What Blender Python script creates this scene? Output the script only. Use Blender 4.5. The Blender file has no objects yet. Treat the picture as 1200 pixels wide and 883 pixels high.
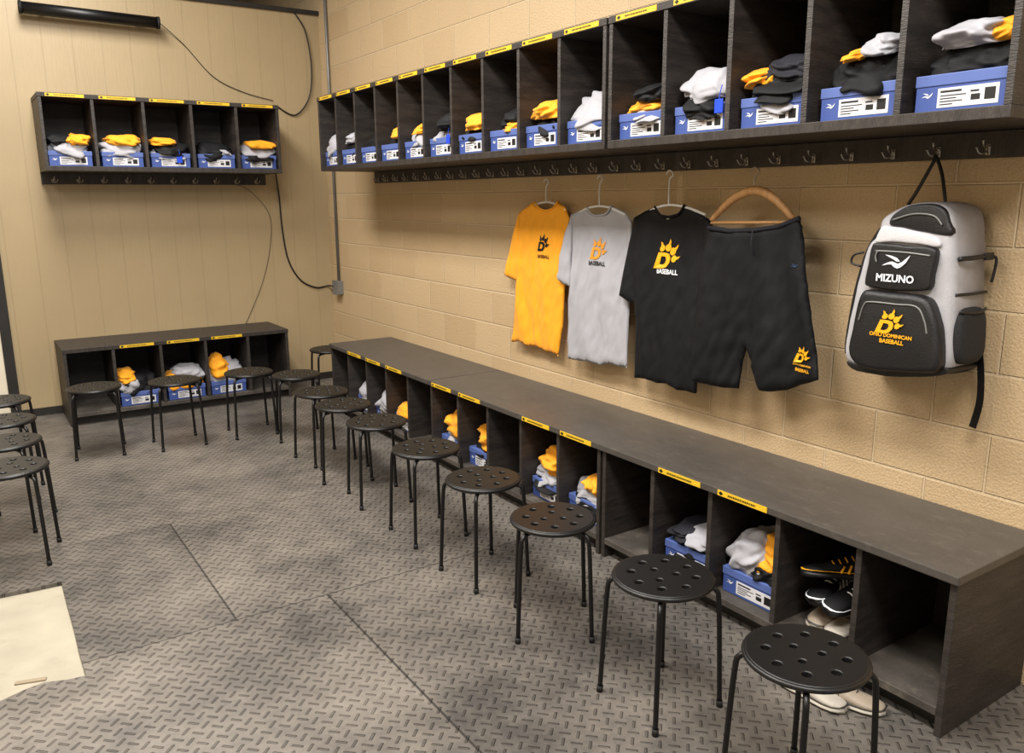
import bpy, bmesh, math, random
from mathutils import Vector, Matrix, noise, geometry
C = bpy.context.scene.collection
PI = math.pi
# ------------------------------------------------------------------ camera constants
CAM = Vector((-2.8575, -7.2047, 1.6420)); YAW, PITCH, ROLL, FPX = .5923, -.2146, -.0058, 962.47
F = Vector((math.sin(YAW)*math.cos(PITCH), math.cos(YAW)*math.cos(PITCH), math.sin(PITCH)))
R0 = Vector((math.cos(YAW), -math.sin(YAW), 0)); U0 = R0.cross(F)
R2 = R0*math.cos(ROLL) + U0*math.sin(ROLL); U2 = -R0*math.sin(ROLL) + U0*math.cos(ROLL)
def ray(u, v): return F + R2*((u-600)/FPX) - U2*((v-441.5)/FPX)
def at(u, v, z=0.0):
    d = ray(u, v); t = (z-CAM.z)/d.z; return CAM + d*t
def wp(u, v, x0):
    d = ray(u, v); t = (x0-CAM.x)/d.x; return CAM + d*t
def bp(u, v, y0):
    d = ray(u, v); t = (y0-CAM.y)/d.y; return CAM + d*t
cd = bpy.data.cameras.new('camera'); co = bpy.data.objects.new('camera', cd); C.objects.link(co)
M = Matrix((( R2.x, U2.x, -F.x, CAM.x), (R2.y, U2.y, -F.y, CAM.y), (R2.z, U2.z, -F.z, CAM.z), (0,0,0,1)))
co.matrix_world = M; cd.sensor_width = 36; cd.lens = FPX/1200*36; cd.clip_start = .05
bpy.context.scene.camera = co
# ------------------------------------------------------------------ materials
def lin(c):
    return tuple(((x/255)/12.92 if x/255 <= .04045 else ((x/255+.055)/1.055)**2.4) for x in c) + (1,)
def mat(name, rgb, rough=.6, var=.12, scale=8, bump=0.0, bscale=60, metal=0.0, stretch=(1,1,1), spec=.5, sheen=0, scuff=None):
    m = bpy.data.materials.new(name); m.use_nodes = True; n = m.node_tree.nodes; l = m.node_tree.links
    b = n['Principled BSDF']; b.inputs['Roughness'].default_value = rough; b.inputs['Metallic'].default_value = metal
    b.inputs['Specular IOR Level'].default_value = spec
    if sheen: b.inputs['Sheen Weight'].default_value = sheen
    tc = n.new('ShaderNodeTexCoord'); mp = n.new('ShaderNodeMapping'); mp.inputs['Scale'].default_value = stretch
    l.new(tc.outputs['Object'], mp.inputs['Vector'])
    no = n.new('ShaderNodeTexNoise'); no.inputs['Scale'].default_value = scale; no.inputs['Detail'].default_value = 5
    l.new(mp.outputs[0], no.inputs['Vector'])
    rp = n.new('ShaderNodeValToRGB'); c = lin(rgb)
    rp.color_ramp.elements[0].position = .3; rp.color_ramp.elements[1].position = .7
    rp.color_ramp.elements[0].color = tuple(x*(1-var) for x in c[:3]) + (1,)
    rp.color_ramp.elements[1].color = tuple(min(1, x*(1+var)) for x in c[:3]) + (1,)
    l.new(no.outputs['Fac'], rp.inputs['Fac']); col = rp.outputs['Color']
    if scuff:
        sc, amt, srgb = scuff
        n3 = n.new('ShaderNodeTexNoise'); n3.inputs['Scale'].default_value = sc; n3.inputs['Detail'].default_value = 9; n3.inputs['Roughness'].default_value = .75
        l.new(mp.outputs[0], n3.inputs['Vector'])
        mr = n.new('ShaderNodeMapRange'); l.new(n3.outputs['Fac'], mr.inputs[0]); mr.inputs[1].default_value = .52; mr.inputs[2].default_value = .72; mr.inputs[4].default_value = amt
        mx = n.new('ShaderNodeMix'); mx.data_type = 'RGBA'; l.new(mr.outputs[0], mx.inputs[0]); l.new(col, mx.inputs[6]); mx.inputs[7].default_value = lin(srgb); col = mx.outputs[2]
    l.new(col, b.inputs['Base Color'])
    if bump:
        n2 = n.new('ShaderNodeTexNoise'); n2.inputs['Scale'].default_value = bscale; n2.inputs['Detail'].default_value = 3
        l.new(mp.outputs[0], n2.inputs['Vector'])
        bu = n.new('ShaderNodeBump'); bu.inputs['Strength'].default_value = bump; bu.inputs['Distance'].default_value = .01
        l.new(n2.outputs['Fac'], bu.inputs['Height']); l.new(bu.outputs[0], b.inputs['Normal'])
    return m
class NT:
    def __init__(s, m): s.n = m.node_tree.nodes; s.l = m.node_tree.links
    def math(s, op, a, b=None, c=None):
        x = s.n.new('ShaderNodeMath'); x.operation = op
        for i, v in enumerate((a, b, c)):
            if v is None: continue
            if isinstance(v, (int, float)): x.inputs[i].default_value = v
            else: s.l.new(v, x.inputs[i])
        return x.outputs[0]
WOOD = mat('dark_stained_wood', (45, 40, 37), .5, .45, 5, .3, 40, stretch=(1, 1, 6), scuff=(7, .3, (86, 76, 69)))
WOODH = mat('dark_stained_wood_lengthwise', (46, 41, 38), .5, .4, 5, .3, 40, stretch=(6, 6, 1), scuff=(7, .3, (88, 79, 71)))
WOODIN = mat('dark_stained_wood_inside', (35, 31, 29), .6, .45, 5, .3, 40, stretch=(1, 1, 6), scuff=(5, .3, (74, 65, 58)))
SHELFW = mat('scuffed_bottom_shelf_wood', (68, 63, 58), .6, .4, 7, .2, 40, scuff=(9, .5, (120, 110, 99)))
TOPM = mat('worn_toplit_dark_bench_wood', (71, 67, 63), .42, .12, 3, .15, 60, stretch=(1.2, 2.2, 1), scuff=(11, .38, (110, 103, 95)))  # paler than the locker wood: wear, plus light from above put into the colour
YEL = mat('athletic_gold_cloth', (240, 160, 14), .75, .06, 10, .12, 250, sheen=.1)
GRY = mat('silver_grey_cloth', (160, 160, 167), .8, .06, 10, .12, 250, sheen=.1)
BLK = mat('black_cloth', (10, 11, 14), .7, .3, 10, .12, 250, spec=.28)
NVY = mat('charcoal_cloth', (32, 32, 39), .75, .3, 10, .12, 250, spec=.25)
BOXB = mat('blue_cardboard', (58, 80, 146), .5, .08, 6)
BOXL = mat('blue_cardboard_lid', (80, 100, 162), .5, .08, 6)
LBLW = mat('white_paper', (205, 205, 210), .6, .04, 6)
INK = mat('black_ink', (14, 14, 16), .5, .1)
INKY = mat('gold_ink', (240, 170, 25), .5, .05)
INKW = mat('white_ink', (225, 228, 235), .5, .05)
INKO = mat('pale_gold_ink', (226, 152, 52), .5, .05)
INKB = mat('blue_ink', (32, 62, 96), .5, .05)
LABY = mat('yellow_label_card', (222, 180, 40), .45, .05)
STB = mat('black_stool_plastic', (12, 12, 13), .42, .2)
STM = mat('black_powder_coated_steel', (13, 13, 15), .4, .2, metal=.2)
RUB = mat('black_rubber', (10, 10, 10), .7, .2)
NICK = mat('nickel', (168, 163, 155), .3, .05, metal=1)
GALV = mat('grey_galvanised_steel', (125, 125, 124), .45, .1, metal=.4)
CAB = mat('black_cable', (16, 15, 14), .5, .1)
HWH = mat('white_hanger_plastic', (215, 215, 212), .35, .03)
HWD = mat('pale_hanger_wood', (196, 150, 100), .5, .15, 14, stretch=(1, 6, 1))
CHIP = mat('pale_raw_wood', (140, 126, 104), .6, .1, 14)
BPK = mat('black_pack_nylon', (17, 17, 20), .42, .2, 20, .25, 300)
BPG = mat('grey_pack_nylon', (168, 167, 172), .6, .08, 20, .25, 300)
BPL = mat('light_grey_pack_nylon', (192, 191, 195), .6, .06, 20, .25, 300)
MESHM = mat('black_mesh_fabric', (24, 24, 26), .8, .4, 200, .5, 300)
SHW = mat('worn_white_shoe_leather', (168, 161, 150), .55, .12, 20, scuff=(20, .6, (108, 100, 88)))
SHG = mat('dark_grey_shoe_trim', (52, 50, 48), .5, .1)
SHT = mat('worn_beige_shoe_leather', (148, 134, 118), .55, .14, 20, scuff=(20, .6, (94, 84, 72)))
SHS = mat('worn_white_shoe_sole', (182, 176, 164), .55, .1, 20)
TAGB = mat('bright_blue_tag', (30, 70, 200), .4, .05)
CREAM = mat('cream_painted_door', (222, 212, 192), .55, .05)
TRIM = mat('dark_trim', (32, 29, 27), .5, .2)
SUBF = mat('grey_beige_subfloor', (156, 149, 132), .7, .12, 5, .1, 20, scuff=(4, .4, (116, 108, 94)))
CEILM = mat('dark_ceiling', (40, 36, 34), .8, .2)
def block_mat():
    m = bpy.data.materials.new('painted_block'); m.use_nodes = True; k = NT(m); n, l = k.n, k.l; b = n['Principled BSDF']
    tc = n.new('ShaderNodeTexCoord'); sp = n.new('ShaderNodeSeparateXYZ'); l.new(tc.outputs['Object'], sp.inputs[0])
    cb = n.new('ShaderNodeCombineXYZ'); l.new(sp.outputs['Y'], cb.inputs[0]); l.new(sp.outputs['Z'], cb.inputs[1])
    br = n.new('ShaderNodeTexBrick'); l.new(cb.outputs[0], br.inputs['Vector'])
    br.inputs['Scale'].default_value = 1; br.inputs['Brick Width'].default_value = .42; br.inputs['Row Height'].default_value = .21
    br.inputs['Mortar Size'].default_value = .006; br.inputs['Mortar Smooth'].default_value = .5; br.inputs['Bias'].default_value = 0
    c1, c2, mo = lin((200, 175, 138)), lin((190, 164, 127)), lin((211, 188, 153))
    br.inputs['Color1'].default_value = c1; br.inputs['Color2'].default_value = c2; br.inputs['Mortar'].default_value = mo
    def nz(sc, d):
        no = n.new('ShaderNodeTexNoise'); no.inputs['Scale'].default_value = sc; no.inputs['Detail'].default_value = d; l.new(tc.outputs['Object'], no.inputs['Vector']); return no.outputs['Fac']
    no, nb = nz(110, 5), nz(1.5, 3)
    mx = n.new('ShaderNodeMix'); mx.data_type = 'RGBA'; mx.blend_type = 'MULTIPLY'; mx.inputs[0].default_value = .32
    l.new(br.outputs['Color'], mx.inputs[6]); l.new(k.math('ADD', k.math('MULTIPLY', no, 1.1), k.math('MULTIPLY', nb, .4)), mx.inputs[7]); l.new(mx.outputs[2], b.inputs['Base Color'])
    b.inputs['Roughness'].default_value = .5
    h = k.math('SUBTRACT', k.math('MULTIPLY', no, .6), br.outputs['Fac'])
    bu = n.new('ShaderNodeBump'); bu.inputs['Strength'].default_value = .8; bu.inputs['Distance'].default_value = .008
    l.new(h, bu.inputs['Height']); l.new(bu.outputs[0], b.inputs['Normal'])
    return m
def panel_mat():
    m = mat('grooved_painted_panel', (165, 146, 113), .42, .05, 2); k = NT(m); n, l = k.n, k.l; b = n['Principled BSDF']
    tc = n.new('ShaderNodeTexCoord'); sp = n.new('ShaderNodeSeparateXYZ'); l.new(tc.outputs['Object'], sp.inputs[0])
    fr = k.math('FRACT', k.math('DIVIDE', k.math('ADD', sp.outputs['X'], 10.03), .2))
    d = k.math('ABSOLUTE', k.math('SUBTRACT', fr, .5)); g = k.math('LESS_THAN', d, .018)
    bu = n.new('ShaderNodeBump'); bu.inputs['Strength'].default_value = .45; bu.inputs['Distance'].default_value = .006; bu.invert = True
    no = n.new('ShaderNodeTexNoise'); no.inputs['Scale'].default_value = 5; mp = n.new('ShaderNodeMapping'); mp.inputs['Scale'].default_value = (12, 1, 1)
    l.new(tc.outputs['Object'], mp.inputs[0]); l.new(mp.outputs[0], no.inputs['Vector'])
    l.new(k.math('ADD', g, k.math('MULTIPLY', no.outputs['Fac'], .5)), bu.inputs['Height']); l.new(bu.outputs[0], b.inputs['Normal'])
    src = b.inputs['Base Color'].links[0].from_socket
    mx = n.new('ShaderNodeMix'); mx.data_type = 'RGBA'; mx.blend_type = 'MULTIPLY'; l.new(k.math('MULTIPLY', g, .13), mx.inputs[0])
    l.new(src, mx.inputs[6]); mx.inputs[7].default_value = (.1, .1, .1, 1); l.new(mx.outputs[2], b.inputs['Base Color'])
    return m
def floor_mat():
    m = bpy.data.materials.new('rubber_tread_mat'); m.use_nodes = True; k = NT(m); n, l = k.n, k.l; b = n['Principled BSDF']
    tc = n.new('ShaderNodeTexCoord'); mp = n.new('ShaderNodeMapping'); s = 1/.042
    mp.inputs['Rotation'].default_value = (0, 0, PI/4); mp.inputs['Scale'].default_value = (s, s, s); l.new(tc.outputs['Object'], mp.inputs[0])
    sp = n.new('ShaderNodeSeparateXYZ'); l.new(mp.outputs[0], sp.inputs[0]); u, v = sp.outputs[0], sp.outputs[1]
    par = k.math('MODULO', k.math('ADD', k.math('ADD', k.math('FLOOR', u), k.math('FLOOR', v)), 2000), 2)
    fu = k.math('SUBTRACT', k.math('FRACT', k.math('ADD', u, 1000)), .5); fv = k.math('SUBTRACT', k.math('FRACT', k.math('ADD', v, 1000)), .5)
    ip = k.math('SUBTRACT', 1, par)
    a = k.math('ABSOLUTE', k.math('ADD', k.math('MULTIPLY', fu, ip), k.math('MULTIPLY', fv, par)))
    c = k.math('ABSOLUTE', k.math('ADD', k.math('MULTIPLY', fv, ip), k.math('MULTIPLY', fu, par)))
    def soft(x, e, w):
        r = n.new('ShaderNodeMapRange'); l.new(x, r.inputs[0]); r.inputs[1].default_value = e; r.inputs[2].default_value = e+w
        r.inputs[3].default_value = 1; r.inputs[4].default_value = 0; return r.outputs[0]
    dash = k.math('MULTIPLY', soft(a, .38, .08), soft(c, .05, .08))
    so = n.new('ShaderNodeSeparateXYZ'); l.new(tc.outputs['Object'], so.inputs[0]); X, Y = so.outputs[0], so.outputs[1]
    def line(q, val, w=.004): return k.math('LESS_THAN', k.math('ABSOLUTE', k.math('SUBTRACT', q, val)), w)
    near = k.math('LESS_THAN', Y, -4.1); far0 = k.math('SUBTRACT', 1, near); far = k.math('MULTIPLY', far0, k.math('LESS_THAN', Y, -2.9))
    seam = k.math('MAXIMUM', k.math('MULTIPLY', line(X, -2.10, .004), far), k.math('MULTIPLY', line(X, -1.72, .0045), near))
    seam = k.math('MAXIMUM', seam, k.math('MAXIMUM', line(Y, -4.1, .003), line(Y, -2.9, .0025)))
    tone = k.math('ADD', k.math('MULTIPLY', k.math('MULTIPLY', near, k.math('GREATER_THAN', X, -1.72)), .5), k.math('MULTIPLY', k.math('MULTIPLY', far, k.math('LESS_THAN', X, -2.10)), .7))
    def nz(sc, det, ro):
        no = n.new('ShaderNodeTexNoise'); no.inputs['Scale'].default_value = sc; no.inputs['Detail'].default_value = det; no.inputs['Roughness'].default_value = ro; l.new(tc.outputs['Object'], no.inputs['Vector']); return no.outputs['Fac']
    n1, n2 = nz(1.5, 8, .7), nz(9, 8, .75)
    mixn = k.math('SUBTRACT', k.math('ADD', k.math('MULTIPLY', n1, .7), k.math('MULTIPLY', n2, .3)), k.math('MULTIPLY', tone, .07))
    rp = n.new('ShaderNodeValToRGB'); l.new(mixn, rp.inputs[0])
    rp.color_ramp.elements[0].position = .37; rp.color_ramp.elements[0].color = lin((70, 67, 64))
    rp.color_ramp.elements[1].position = .61; rp.color_ramp.elements[1].color = lin((122, 115, 107))
    worn = k.math('MULTIPLY', dash, k.math('ADD', .16, k.math('MULTIPLY', soft(n1, .45, .2), .34)))
    mx = n.new('ShaderNodeMix'); mx.data_type = 'RGBA'; l.new(worn, mx.inputs[0]); l.new(rp.outputs[0], mx.inputs[6]); mx.inputs[7].default_value = lin((44, 42, 40))
    m2 = n.new('ShaderNodeMix'); m2.data_type = 'RGBA'; l.new(k.math('MULTIPLY', seam, .8), m2.inputs[0]); l.new(mx.outputs[2], m2.inputs[6]); m2.inputs[7].default_value = lin((30, 28, 27))
    l.new(m2.outputs[2], b.inputs['Base Color']); b.inputs['Roughness'].default_value = .42
    bu = n.new('ShaderNodeBump'); bu.inputs['Strength'].default_value = 1; bu.inputs['Distance'].default_value = .006
    l.new(k.math('ADD', k.math('SUBTRACT', dash, seam), k.math('MULTIPLY', n2, .4)), bu.inputs['Height']); l.new(bu.outputs[0], b.inputs['Normal'])
    return m
# ------------------------------------------------------------------ geometry helpers
def obj(name, bm, m, parent=None, smooth=False, loc=None):
    if isinstance(bm, bpy.types.Mesh): me = bm; me.materials.clear()
    else: me = bpy.data.meshes.new(name); bm.to_mesh(me); bm.free()
    for x in (m if isinstance(m, (list, tuple)) else [m]): me.materials.append(x)
    if smooth:
        for p in me.polygons: p.use_smooth = True
    o = bpy.data.objects.new(name, me); C.objects.link(o)
    if parent: o.parent = parent
    if loc: o.location = loc
    return o
def tag(o, label, cat, group=None):
    o['label'] = label; o['category'] = cat
    if group: o['group'] = group
    return o
def thing(name, label, cat, loc=(0,0,0), rz=0, group=None):
    o = bpy.data.objects.new(name, None); o.empty_display_size = .05; C.objects.link(o)
    o.location = loc; o.rotation_euler = (0, 0, rz); return tag(o, label, cat, group)
def struct(name, bm, m):
    o = obj(name, bm, m); o['kind'] = 'structure'; return o
def box(bm, x0, x1, y0, y1, z0, z1, bev=0, mi=0):
    r = bmesh.ops.create_cube(bm, size=1); vs = r['verts']
    for v in vs: v.co = Vector(((x0+x1)/2 + v.co.x*(x1-x0), (y0+y1)/2 + v.co.y*(y1-y0), (z0+z1)/2 + v.co.z*(z1-z0)))
    fs = list({f for v in vs for f in v.link_faces})
    for f in fs: f.material_index = mi
    if bev:
        es = list({e for v in vs for e in v.link_edges})
        bmesh.ops.bevel(bm, geom=es, offset=bev, segments=2, profile=.5, affect='EDGES')
    return bm
def B(*a, **k): return box(bmesh.new(), *a, **k)
def smooth_path(pts, n=8, closed=False):
    P = [Vector(p) for p in pts]; out = []; N = len(P)
    for i in range(N if closed else N-1):
        if closed: a, b, c, d = P[(i-1)%N], P[i], P[(i+1)%N], P[(i+2)%N]
        else: a, b, c, d = P[max(i-1,0)], P[i], P[i+1], P[min(i+2,N-1)]
        for k in range(n):
            t = k/n; out.append(.5*((2*b) + (c-a)*t + (2*a-5*b+4*c-d)*t*t + (3*b-a-3*c+d)*t**3))
    if not closed: out.append(P[-1])
    return out
def tube(bm, pts, r, seg=8, closed=False):
    P = [Vector(p) for p in pts]; N = len(P); rings = []; prev = None
    for i in range(N):
        t = (P[(i+1)%N]-P[i-1]) if closed else (P[min(i+1,N-1)]-P[max(i-1,0)])
        t.normalize()
        if prev is None:
            a = Vector((0,0,1)) if abs(t.z) < .9 else Vector((1,0,0)); nx = t.cross(a).normalized()
        else: nx = (prev - t*prev.dot(t)).normalized()
        prev = nx; ny = t.cross(nx); rr = r[i] if isinstance(r, (list, tuple)) else r
        rings.append([bm.verts.new(P[i] + nx*rr*math.cos(2*PI*k/seg) + ny*rr*math.sin(2*PI*k/seg)) for k in range(seg)])
    for i in range(N if closed else N-1):
        A, Bq = rings[i], rings[(i+1)%N]
        for k in range(seg): bm.faces.new((A[k], A[(k+1)%seg], Bq[(k+1)%seg], Bq[k]))
    if not closed: bm.faces.new(rings[0][::-1]); bm.faces.new(rings[-1])
    return bm
def T(pts, r, seg=8, closed=False): return tube(bmesh.new(), pts, r, seg, closed)
def flat(loops, ext=0, bev=0, res=1):
    cu = bpy.data.curves.new('t', 'CURVE'); cu.dimensions = '2D'; cu.fill_mode = 'BOTH'; cu.extrude = ext; cu.bevel_depth = bev; cu.bevel_resolution = res
    for lp in loops:
        s = cu.splines.new('POLY'); s.points.add(len(lp)-1)
        for p, q in zip(s.points, lp): p.co = (q[0], q[1], 0, 1)
        s.use_cyclic_u = True
    return curve_mesh(cu)
def curve_mesh(cu):
    o = bpy.data.objects.new('t', cu); C.objects.link(o); bpy.context.view_layer.update()
    dg = bpy.context.evaluated_depsgraph_get(); me = bpy.data.meshes.new_from_object(o.evaluated_get(dg))
    bpy.data.objects.remove(o); bpy.data.curves.remove(cu); return me
def text_mesh(s, size, bold=.0):
    cu = bpy.data.curves.new('t', 'FONT'); cu.body = s; cu.size = size; cu.align_x = 'CENTER'; cu.align_y = 'CENTER'; cu.offset = bold*size
    cu.resolution_u = 3
    return curve_mesh(cu)
def circ(cx, cy, r, n=24): return [(cx+r*math.cos(2*PI*i/n), cy+r*math.sin(2*PI*i/n)) for i in range(n)]
def emblem_mesh(s):
    """slanted bold D, wrapped from its top to its right side by a paw: four round toes with curved claws"""
    D = [(-.52,-.52),(-.08,-.52),(.12,-.45),(.23,-.28),(.23,-.10),(.13,.04),(-.06,.08),(-.44,.08)]
    H = [(-.28,-.37),(-.10,-.37),(.0,-.31),(.04,-.2),(.0,-.09),(-.10,-.06),(-.25,-.06)]
    L = [D, H]; cx, cy = -.14, -.2
    for ang, r0, sc in ((108, .34, 1.0), (73, .36, 1.12), (40, .41, 1.12), (8, .43, 1.0)):
        c, d = math.cos(math.radians(ang)), math.sin(math.radians(ang))
        q = [(0,-.04),(.02,-.09),(.07,-.125),(.14,-.13),(.20,-.10),(.23,-.05),(.32,-.02),(.40,.07),(.30,.06),(.22,.06),(.18,.11),(.12,.13),(.06,.115),(.02,.07),(0,.03)]
        L.append([(cx+(r0+a*sc)*c-b*sc*d, cy+(r0+a*sc)*d+b*sc*c) for a, b in q])
    return flat([[((x + .26*y)*s, y*s) for x, y in lp] for lp in L])
def bird_mesh(s):
    A = [(-.70,-.14),(-.44,.01),(-.17,.09),(.02,.03),(.14,-.01),(.36,.10),(.74,.44),(.54,.06),(.32,-.15),(.12,-.24),(-.06,-.17),(-.20,-.05),(-.42,-.07)]
    Bq = [(-.56,.40),(-.24,.37),(.08,.27),(.24,.11),(.06,.10),(-.10,.19),(-.32,.29)]
    return flat([[(x*s, y*s) for x, y in lp] for lp in (A, Bq)])
def place_wall(me, y, z, fx):
    for v in me.vertices:
        a, b = y - v.co.x, z + v.co.y; v.co = (fx(a, b), a, b)
    return me
# ------------------------------------------------------------------ room
LX = -4.6
m_block, m_panel, m_floor = block_mat(), panel_mat(), floor_mat()
struct('wall_right', B(0, .2, -9.5, 3, -.05, 4.2), m_block)
struct('wall_back', B(LX, 0, 0, .12, -.05, 3.18), m_panel)
struct('trim_2', B(LX, 0, -.02, .14, 3.18, 3.215), TRIM)
struct('wall_left', B(LX-.1, LX, -9.5, 3, -.05, 4.2), m_panel)
struct('wall_beyond', B(LX, 0, 3, 3.1, -.05, 4.2), CEILM)
struct('ceiling', B(LX, 0, -9.5, 3, 4.2, 4.3), CEILM)
hole = [at(-60, 709), at(0, 697), at(40, 689), at(72, 682), at(78, 706), at(86, 735), at(93, 765), at(101, 792), at(78, 797), at(52, 800), at(30, 808), at(0, 822), at(-80, 850)]
fm = flat([[(LX, -9.5), (0, -9.5), (0, 0), (LX, 0)], [(p.x, p.y) for p in hole]], ext=.009)
for v in fm.vertices: v.co.z -= .0092
struct('floor', fm, m_floor)
struct('floor', B(LX, 0, -9.5, 3, -.06, -.0185), SUBF)
ts = obj('wood_splinter', B(-.05, .05, -.010, .010, 0, .006, bev=.002), CHIP); p = at(36, 799, -.017); ts.location = (p.x, p.y, -.0185); ts.rotation_euler.z = -.3
tag(ts, 'small scrap of pale wood at the edge of the cream cut-out in the floor', 'wood scrap')
struct('baseboard_back', B(-2.57, 0, -.015, 0, 0, .06), TRIM)
struct('trim_1', B(-2.64, -2.57, -.03, 0, 0, 2.3), TRIM)
dm = B(-3.5, -2.64, -.012, 0, .01, 2.25)
for z0, z1 in ((.15, .95), (1.1, 2.1)):
    for x0, x1 in ((-3.42, -3.11), (-3.03, -2.72)): box(dm, x0, x1, -.018, -.012, z0, z1, bev=.003)
struct('door_1', dm, CREAM)
# ------------------------------------------------------------------ lockers
ORD = ['first','second','third','fourth','fifth','sixth','seventh','eighth','ninth','tenth','eleventh','twelfth','thirteenth','fourteenth','fifteenth']
def name_label(parent, xc, w, z, h=.021):
    bm = bmesh.new(); box(bm, xc-w/2, xc+w/2, -.004, -.0005, z-h/2, z+h/2)
    e = h*.4; cx = xc-w/2+h*.8
    vs = [bm.verts.new((cx+a*e*1.4, -.0048, z+b*e)) for a, b in ((-1,0),(0,-1),(1,0),(0,1))]; f = bm.faces.new(vs); f.material_index = 1
    rnd = random.Random(int(xc*1000)); x = xc-w*.28
    while x < xc+w*.28:
        d = rnd.uniform(.003, .006); box(bm, x, x+d, -.0048, -.004, z-h*.17, z+h*.17, mi=1); x += d+.003
    obj('name_label', bm, [LABY, INK], parent)
def locker(name, label, cat, loc, rz, n, p, D, z0, z1, bott, top, labels, legs=False, t=.022, top_panel=True, group=None):
    e = thing(name, label, cat, loc, rz, group); L = n*p; zs = z0+bott if not legs else z0+.095
    if top_panel: obj('top_panel', B(-.003, L+.003, -.003, D, z1-top, z1, bev=.002), WOODH, e)
    zt = z1-top
    obj('bottom_shelf', B(0 if not legs else t, L if not legs else L-t, 0, D, zs-bott, zs, bev=.002), SHELFW if legs else WOODH, e)
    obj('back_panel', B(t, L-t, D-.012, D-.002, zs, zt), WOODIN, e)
    for x in (0, L-t): obj('side_panel', B(x, x+t, 0, D, z0 if legs else zs, zt, bev=.002), WOOD, e)
    for i in range(1, n): obj('divider', B(i*p-t/2, i*p+t/2, .002, D-.012, zs, zt, bev=.0015), WOOD, e)
    if legs: obj('toe_gap_shade', B(t, L-t, .06, .08, z0, zs-bott), TRIM, e)  # dark strip standing in for the shaded gap under the shelf
    for i in labels: name_label(e, (i+.5)*p, p*.72, z1-max(top, .03)/2)
    return e
RZ = -PI/2
P, G, H, D, YA = .3235, .0272, .5466, .5295, -1.2114
PU, GU, ZB, ZT, DU, UA = .3316, .0301, 1.8455, 2.3801, .4582, -1.0505
XB0, PB, HB, DB = -2.2906, .3339, .58, .53
XC0, PC, DC = -2.2449, .3375, .4582
locker('overhead_locker', 'long dark wooden overhead locker of ten open cubbies on block wall, nearer the corner', 'locker', (-DU, UA, 0), RZ, 10, PU, DU-.002, ZB, ZT, .034, .03, range(10), group='overhead lockers')
locker('overhead_locker', 'dark wooden overhead locker of five open cubbies above the black shorts and backpack', 'locker', (-DU, UA-10*PU-GU/2-.004, 0), RZ, 5, PU, DU-.002, ZB, ZT, .034, .03, range(5), group='overhead lockers')
locker('overhead_locker', 'small dark wooden overhead locker of five cubbies on the tan panelled wall', 'locker', (XC0, -DC, 0), 0, 5, PC, DC-.002, ZB, 2.374, .034, .03, range(5), group='overhead lockers')
TT = .03
locker('bench_locker', 'long dark wooden bench locker of ten cubbies, far part of the block wall row', 'locker', (-D+.012, YA, 0), RZ, 10, P, D-.02, 0, H-TT-.001, .028, .0, (), True, top_panel=False, group='bench lockers')
locker('bench_locker', 'dark wooden bench locker of five cubbies, near end of the block wall row', 'locker', (-D+.012, YA-10*P-G/2-.004, 0), RZ, 5, P, D-.02, 0, H-TT-.001, .028, .0, (), True, top_panel=False, group='bench lockers')
locker('bench_locker', 'dark wooden bench locker of five cubbies standing against the tan panelled wall', 'locker', (XB0, -DB, 0), 0, 5, PB, DB-.005, 0, HB, .028, .03, (1, 2, 3), True, group='bench lockers')
def bench_top(y0, y1, label, labs):
    e = thing('worktop', label, 'worktop', (-D, y0, H-TT), RZ, 'bench worktops')
    obj('board', B(0, y0-y1, -.004, D-.003, 0, TT, bev=.004), TOPM, e)
    for yc in labs:
        n0 = set(bpy.data.objects); name_label(e, y0-yc, P*.72, TT/2)
        for o in set(bpy.data.objects)-n0: o.location.y = -.004
def bc(i): return YA-(i-.5)*P-(G if i > 10 else 0)
bench_top(YA, YA-5*P+.002, 'worn dark plywood board topping the far third of the block wall bench', [bc(2), bc(3), bc(4)])
bench_top(YA-5*P-.006, YA-15*P-G, 'long worn dark plywood board topping the near part of the block wall bench', [bc(i) for i in (6,7,9,10,12,13)])
def hook_mesh():
    bm = bmesh.new(); box(bm, -.008, .008, -.003, 0, -.018, .018, bev=.002)
    for s in (-1, 1):
        tube(bm, smooth_path([(0,-.003,-.002),(s*.007,-.014,-.013),(s*.015,-.027,-.011),(s*.020,-.034,.003)], 6), .0029, 8)
        bmesh.ops.create_uvsphere(bm, u_segments=8, v_segments=6, radius=.0048, matrix=Matrix.Translation((s*.0203,-.0343,.005)))
    tube(bm, smooth_path([(0,-.003,.004),(0,-.020,.005),(0,-.033,.014),(0,-.036,.025)], 6), .0029, 8)
    bmesh.ops.create_uvsphere(bm, u_segments=8, v_segments=6, radius=.0048, matrix=Matrix.Translation((0,-.036,.027)))
    me = bpy.data.meshes.new('coat_hook'); bm.to_mesh(me); bm.free(); me.materials.append(NICK)
    for q in me.polygons: q.use_smooth = True
    return me
HM = hook_mesh()
def rail(label, loc, rz, L, xs, h=.085):
    e = thing('hook_rail', label, 'hook rail', loc, rz, 'hook rails under the lockers')
    obj('rail_board', B(0, L, -.02, 0, -h, 0, bev=.002), WOODH, e)
    for x in xs:
        o = bpy.data.objects.new('coat_hook', HM); C.objects.link(o); o.parent = e; o.location = (x, -.02, -h*.68)
rail('long dark rail of metal coat hooks on block wall under the overhead lockers', (-.001, UA, ZB-.001), RZ, 15*PU+GU, [(.5+i)*PU/2 for i in range(30)])
rail('short dark rail of coat hooks under the small locker on panelled wall', (XC0, -.001, ZB-.001), 0, 5*PC, [(.5+i)*PC/2 for i in range(10)])
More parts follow.
